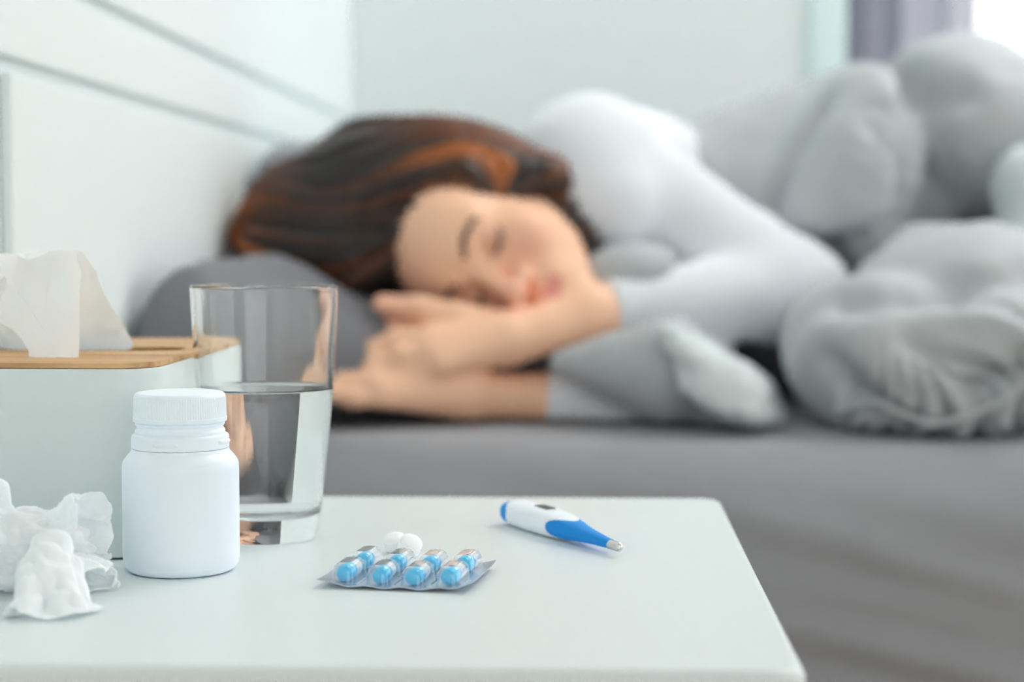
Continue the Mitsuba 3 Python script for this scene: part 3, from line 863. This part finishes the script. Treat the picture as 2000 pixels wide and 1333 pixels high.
# the water: its sides touch the glass (water to glass), its surface with a meniscus meets the air
r0 = float(inner(ZB + RB))
wp = [(1e-6, ZB - 0.0004), (r0 * 0.5, ZB - 0.0003)]
for t in np.linspace(math.pi / 2, 0, 12)[:-1]:
    wp.append((r0 - RB * (1 - math.cos(t)), ZB + RB - RB * math.sin(t)))
wp += [(float(inner(z)), float(z)) for z in np.linspace(ZB + RB, WL + 0.0014, 40)]
obj('water__body', lathe(wp, 160, False), 'mat_water_in_glass', 40, to_world=gp)
ru = float(inner(WL + 0.0014))
wt = [(ru, WL + 0.0014), (ru - 0.0003, WL + 0.0010), (ru - 0.0008, WL + 0.0006), (ru - 0.0016, WL + 0.0003), (ru - 0.0028, WL + 0.0001), (ru - 0.004, WL), (ru * 0.5, WL), (1e-6, WL)]
obj('water__surface', lathe(wt, 160, False), 'mat_water', 40, to_world=gp)
tag('water', 'clear still water filling the lower half of the glass', 'water')

# ------------------------------------------------------------------ tissue box
tb = T().translate([*on(302, 1096, TABLE)[:2], TABLE]).rotate([0, 0, 1], -1.6)
BW, BD, BH = 0.124, 0.192, 0.0857
out = [slab(-BW, 0, 0, BD, 0.0008, BH, 0.020, 0.0012, 12, 2)]
mo = m3.Manifold(m3.Mesh(np.asarray(out[0].vertices, np.float32), np.asarray(out[0].faces, np.uint32)))
inn = m3.CrossSection([rrect(BW - 0.006, BD - 0.006, 0.017, 12).tolist()]).translate([-BW / 2, BD / 2])
mo = mo - m3.Manifold.extrude(inn, 0.2).translate([0, 0, 0.004])
obj('tissue_box__body', mo, 'mat_box', 30, to_world=tb)
for i, (x, y) in enumerate(((-0.02, 0.02), (-BW + 0.02, 0.02), (-0.02, BD - 0.02), (-BW + 0.02, BD - 0.02))):
    pad = trimesh.creation.cylinder(0.006, 0.0012, sections=20)
    pad.apply_translation([x, y, 0.0005])
    obj('tissue_box__foot' + ('' if i == 0 else f'_{i:03d}'), pad, 'mat_screen', 30, to_world=tb)
lidp = sg.Polygon(rrect(BW - 0.0006, BD - 0.0006, 0.0197, 12))
slot = sg.LineString([(-0.035, 0.004), (0.035, 0.004)]).buffer(0.017)
lid = trimesh.creation.extrude_polygon(lidp.difference(slot), 0.0023, engine='earcut')
lid.apply_translation([-BW / 2, BD / 2, BH + 0.0001])
obj('tissue_box__lid', lid, 'mat_lid', False, to_world=tb)
tag('tissue_box__lid', 'thin wooden lid with a slot')
tag('tissue_box', 'white tissue box with rounded corners and a wooden lid', 'tissue box')

LIDZ = TABLE + BH + 0.0035


def tissue_sheet(poly, depth, nseed, step=0.0022):
    """A hanging piece of tissue with this outline (pixels at depth 0.87), its depth given by depth(x, z)."""
    g = sg.Polygon([(at(x, y, 0.87)[0], at(x, y, 0.87)[2]) for x, y in poly])
    m = trimesh.creation.extrude_polygon(g.segmentize(step), 0.0002, engine='earcut')
    m = m.subdivide_to_size(step * 2.2)
    v = np.array(m.vertices)
    x, z, t = v[:, 0], v[:, 1], v[:, 2]
    y = depth(x, z) + (meshkit.fbm(np.stack([x * 60, z * 45, x * 0], -1), 3, nseed) - 0.5) * 0.008 + t
    return trimesh.Trimesh(np.stack([x, y, z], -1), m.faces, process=False)


ztop = at(80, 492, 0.87)[2]
front = lambda x, z: 0.873 - 0.030 * np.clip((ztop - z) / 0.05, 0, 1) ** 0.6 + 0.004 * np.sin(x * 160)
rear = lambda x, z: 0.874 + 0.033 * np.clip((ztop - z) / 0.05, 0, 1) ** 0.9 + 0.004 * np.sin(x * 130 + 1)
t1 = tissue_sheet([(-40, 505), (0, 496), (60, 493), (110, 489), (150, 491), (160, 512), (168, 530), (171, 556), (176, 610), (180, 660), (183, 692), (150, 690), (120, 694), (86, 696), (84, 680), (68, 660), (46, 640), (12, 620), (20, 590), (26, 562), (25, 545), (20, 537), (14, 546), (8, 525), (0, 512), (-40, 520)], front, 2)
t2 = tissue_sheet([(-120, 540), (-40, 508), (60, 494), (110, 490), (150, 491), (168, 530), (176, 575), (200, 620), (228, 676), (224, 690), (200, 697), (80, 697), (60, 680), (30, 690), (-10, 696), (-60, 690), (-130, 640)], rear, 6)
tm = trimesh.util.concatenate([t1, t2])
tm.vertices[:, 2] = np.maximum(tm.vertices[:, 2], LIDZ - 0.002)
obj('tissue', tm, 'mat_tissue', 40)
tag('tissue', 'white tissue pulled up out of the wooden lid of the box', 'tissue')

# ------------------------------------------------------------------ crumpled tissue
rng = np.random.default_rng(4)


def petal(apex, axis, up, L, R0, R1, v0, v1, ruff, seed, flat=1.0, curl=0.0):
    axis = np.asarray(axis, float) / np.linalg.norm(axis)
    x = np.cross(axis, up); x /= np.linalg.norm(x)
    y = np.cross(x, axis)
    uu, vv = np.meshgrid(np.linspace(0.02, 1, 50), np.radians(np.linspace(v0, v1, 110)), indexing='ij')
    nz = meshkit.fbm(np.stack([np.cos(vv) * 2.2, np.sin(vv) * 2.2, uu * 2.5], -1) + seed, 3, seed) - 0.5
    r = (R0 + (R1 - R0) * uu ** 0.8) * (1 + ruff * uu * (np.sin(vv * 5 + seed) * 0.5 + nz * 2.0))
    Lr = L * (uu + 0.12 * uu * np.sin(vv * 3 + seed * 2) + 0.25 * uu * nz)
    P = np.asarray(apex) + Lr[..., None] * axis + (r * np.cos(vv))[..., None] * x + flat * (r * np.sin(vv) + curl * uu ** 2)[..., None] * y
    cr = np.abs(meshkit.noise(P * 110, seed) - 0.5) * 0.007 + np.abs(meshkit.noise(P * 230, seed + 1) - 0.5) * 0.002
    du, dv_ = np.gradient(P, axis=0), np.gradient(P, axis=1)
    nn = np.cross(du, dv_); nn /= np.linalg.norm(nn, axis=-1, keepdims=True) + 1e-12
    P = P + nn * cr[..., None]
    P[..., 2] = np.maximum(P[..., 2], TABLE + 0.0008 + 0.0015 * meshkit.noise(P * 200, 3))
    return thicken(P, 0.0004)


c0 = at(66, 1068, 0.740)
core = trimesh.creation.icosphere(5, 0.019)
v = np.array(core.vertices)
v = v * (1 + 0.55 * (np.abs(meshkit.noise(v * 130, 2) - 0.5) + np.abs(meshkit.noise(v * 260, 4) - 0.5) * 0.5))[:, None] * [1.15, 1.1, 0.85] + c0 + [-0.004, 0.004, -0.003]
v[:, 2] = np.maximum(v[:, 2], TABLE + 0.0008)
core.vertices = v
parts = [core,
         petal(at(76, 1062, 0.748), [0.9, -0.22, 0.28], [0, 0, 1], 0.026, 0.006, 0.0145, -60, 250, 0.35, 3, 1.0),
         petal(at(98, 1058, 0.722), [0.18, -0.62, -0.55], [0.2, 0, 1], 0.046, 0.006, 0.0150, -40, 280, 0.40, 5, 0.8),
         petal(at(100, 1092, 0.736), [0.75, -0.35, -0.35], [0, 0, 1], 0.024, 0.005, 0.012, 0, 270, 0.45, 8, 0.7),
         petal(at(30, 1060, 0.745), [-0.7, -0.1, 0.75], [0, 1, 0], 0.040, 0.006, 0.013, 0, 290, 0.4, 11, 0.9),
         petal(at(20, 1070, 0.735), [-0.9, -0.35, -0.1], [0, 0, 1], 0.045, 0.008, 0.018, 0, 300, 0.4, 14, 0.8)]
obj('crumpled_tissue', trimesh.util.concatenate(parts), 'mat_tissue', 60)
tag('crumpled_tissue', 'crumpled white paper tissue lying in front of the tissue box', 'tissue')

# ------------------------------------------------------------------ blister pack with capsules
pk_c = np.array([-0.0735, 0.7690])
pk_a = -8.5
PW, PD = 0.0640, 0.0560
pk = T().translate([float(pk_c[0]), float(pk_c[1]), TABLE]).rotate([0, 0, 1], pk_a)


def bend(x, y):
    """The pack's own curl: the corners stand off the table."""
    return 0.0006 + 0.0026 * np.clip(np.abs(x) / (PW / 2), 0, 1.1) ** 4 + 0.0008 * np.clip(np.abs(y) / (PD / 2), 0, 1.1) ** 4


xx, yy = np.meshgrid(np.linspace(-PW / 2, PW / 2, 50), np.linspace(-PD / 2, PD / 2, 44), indexing='ij')
zz = bend(xx, yy) + 0.0004 * np.sin(xx * 420) * np.clip((-yy - 0.018) / 0.008, 0, 1)
P = np.stack([xx, yy, zz], -1)
foil = thicken(P, 0.0004)
obj('blister_pack__foil', foil, 'mat_foil', 30, to_world=pk)
tag('blister_pack__foil', 'silvery foil backing')
tag('blister_pack', 'blister pack with eight clear pockets lying on the nightstand', 'blister pack')
pr = []
for ins, z in ((0, 0.0), (0.0003, 0.0012), (0.0006, 0.0034), (0.0010, 0.0052), (0.0018, 0.0068), (0.0028, 0.0077), (0.0038, 0.0081), (0.0050, 0.0082)):
    p = rrect(0.0112 - 2 * ins * 0.75, 0.0240 - 2 * ins, max(0.0046 - ins * 0.5, 0.001), 8)
    pr.append(np.c_[p, np.full(len(p), z)])
ring0 = rrect(0.0128, 0.0256, 0.005, 8)
pr = [np.c_[ring0, np.full(len(ring0), 0.0)]] + pr
pocket = loft(pr, True)
pocket.update_faces(np.arange(len(pocket.faces)) % len(pocket.faces) >= 0)
nr_ = len(ring0)
keep = ~((pocket.faces == len(pr) * nr_).any(1))
pocket = trimesh.Trimesh(pocket.vertices, pocket.faces[keep], process=False)
pocket_ply = ply(pocket, 'mat_clear', 35)
CR, CL = 0.0034, 0.0205


def dome(sign, r, length):
    pr = [(r, 0.0)] + [(r, length - r)] + [(r * math.cos(t), length - r + r * math.sin(t)) for t in np.linspace(0, math.pi / 2 - 0.02, 12)[1:]]
    m = lathe(pr, 32)
    R = np.array([[1, 0, 0], [0, 0, sign], [0, -sign, 0]], float)
    m.vertices = np.array(m.vertices) @ R.T
    m.fix_normals()
    return m


cap_ply = ply(dome(-1, CR + 0.00015, CL * 0.46), 'mat_capsule_blue', 40)
bod_ply = ply(dome(1, CR, CL * 0.54), 'mat_capsule_white', 40)
order = ('leftmost', 'second from the left', 'third from the left', 'rightmost')
k = 0
for row, ry in enumerate((-0.0135, 0.0135)):
    for c in range(4):
        x = (c - 1.5) * 0.0148
        z = float(bend(x, ry)) + 0.0003
        sfx = '' if k == 0 else f'_{k:03d}'
        scene['blister_pack__pocket' + sfx] = {**pocket_ply, 'to_world': pk @ T().translate([x, ry, z])}
        cp = pk @ T().translate([x + 0.0003 * math.sin(k * 2.1), ry - 0.0004, z + CR + 0.0003]).rotate([0, 0, 1], 3.0 * math.sin(k * 1.7))
        key = 'capsule' + sfx
        scene[key + '__cap'] = {**cap_ply, 'to_world': cp}
        scene[key + '__body'] = {**bod_ply, 'to_world': cp}
        tag(key, f'blue and white capsule, {order[c]} in the {"front" if row == 0 else "back"} row of the blister pack', 'capsule', 'capsules in the blister pack')
        tag(key + '__cap', 'bright blue half')
        tag(key + '__body', 'white half')
        k += 1

# ------------------------------------------------------------------ two tablets


def tablet(R, h):
    pr = [(1e-6, -h / 2)]
    for t in np.linspace(0, 1, 9)[1:]:
        pr.append((R * t, -h / 2 + (h * 0.22) * t ** 3))
    pr += [(R, h * 0.28)] + [(R * t, h / 2 - (h * 0.22) * t ** 3) for t in np.linspace(1, 0, 9)[1:-1]] + [(1e-6, h / 2)]
    return lathe(pr, 40)


tp = ply(tablet(0.0052, 0.0078), 'mat_tablet', 28)
p1, p2 = on(771, 1080, TABLE), on(801, 1088, TABLE)
scene['tablet'] = {**tp, 'to_world': T().translate([float(p1[0]), float(p1[1]), TABLE + 0.0047]).rotate([0, 1, 0], -14).rotate([1, 0, 0], 22)}
scene['tablet_001'] = {**tp, 'to_world': T().translate([float(p2[0]), float(p2[1]), TABLE + 0.0050]).rotate([0, 1, 0], 24).rotate([1, 0, 0], 36)}
tag('tablet', 'round white tablet behind the blister pack, left one of the two', 'tablet', 'tablets behind the blister pack')
tag('tablet_001', 'round white tablet behind the blister pack, right one of the two', 'tablet', 'tablets behind the blister pack')

# ------------------------------------------------------------------ digital thermometer
a0, a1 = on(998, 1022, TABLE), on(1213, 1090, TABLE)
LEN = float(np.linalg.norm(a1 - a0))
tang = math.degrees(math.atan2(a1[1] - a0[1], a1[0] - a0[0]))
th = T().translate([float(a0[0]), float(a0[1]), TABLE]).rotate([0, 0, 1], tang)
L = LEN
KN = L * np.array([0, 0.025, 0.08, 0.25, 0.42, 0.50, 0.60, 0.70, 0.84, 0.92, 1.0])
hw = PchipInterpolator(KN, np.array([5.5, 7.6, 9.0, 9.3, 8.9, 8.3, 6.6, 4.7, 3.0, 2.3, 2.2]) / 1000)
hh_ = PchipInterpolator(KN, np.array([3.6, 5.0, 6.1, 6.5, 6.3, 5.9, 4.9, 3.7, 2.6, 2.2, 2.2]) / 1000)
zc_ = PchipInterpolator([0, 0.010, 0.05, 0.065, L], np.array([6.6, 6.6, 6.5, 6.0, 4.4]) / 1000)


def thermo_part(lo, hi, n=40, m=64, grow=0.0):
    """The skin of the thermometer between two boundaries along its length, each a function of the angle around it."""
    ang = np.linspace(0, 2 * math.pi, m, endpoint=False)
    a, b = lo(ang), hi(ang)
    rings = []
    for t in np.linspace(0, 1, n):
        uu = a + (b - a) * t
        c, s = np.cos(ang), np.sin(ang)
        ee = 0.8
        y = (hw(uu) + grow) * np.sign(c) * np.abs(c) ** ee
        z = zc_(uu) + (hh_(uu) + grow) * np.sign(s) * np.abs(s) ** ee
        rings.append(np.c_[uu, y, z])
    mm = loft(rings)
    mm.fix_normals()
    return mm


const = lambda x: (lambda ang: np.full_like(ang, x))
tongue = lambda ang: 0.064 - 0.011 * np.abs(np.cos(ang)) ** 2.0 + 0.004 * np.abs(np.sin(ang)) ** 3
endcap = lambda ang: 0.0065 + 0.006 * np.abs(np.cos(ang)) ** 2
obj('thermometer__end_cap', thermo_part(const(0.0), endcap, 14), 'mat_blue_plastic', 40, to_world=th)
obj('thermometer__body', thermo_part(endcap, tongue), 'mat_thermo_white', 40, to_world=th)
obj('thermometer__flexible_neck', thermo_part(tongue, const(L - 0.0095), 50), 'mat_blue_plastic', 40, to_world=th)
tl = [(0.0022, 0.0), (0.0022, 0.0072)] + [(0.0022 * math.cos(t), 0.0072 + 0.0022 * math.sin(t)) for t in np.linspace(0, math.pi / 2 - 0.02, 10)[1:]]
tipm = lathe(tl, 36)
tipm.vertices = np.array(tipm.vertices) @ np.array([[0, 0, 1], [0, 1, 0], [1, 0, 0]], float).T + [L - 0.0095, 0, float(zc_(L - 0.005))]
tipm.fix_normals()
obj('thermometer__metal_tip', tipm, 'mat_metal', 40, to_world=th)
tag('thermometer__metal_tip', 'shiny metal probe tip')
scr = slab(0.030, 0.044, -0.0027, 0.0027, 0.0126, 0.01335, 0.0015, 0.0003, 6, 2)
obj('thermometer__display', scr, 'mat_screen', 30, to_world=th)
tag('thermometer__display', 'small dark display window')
tag('thermometer', 'white and blue digital thermometer lying near the table edge', 'thermometer')
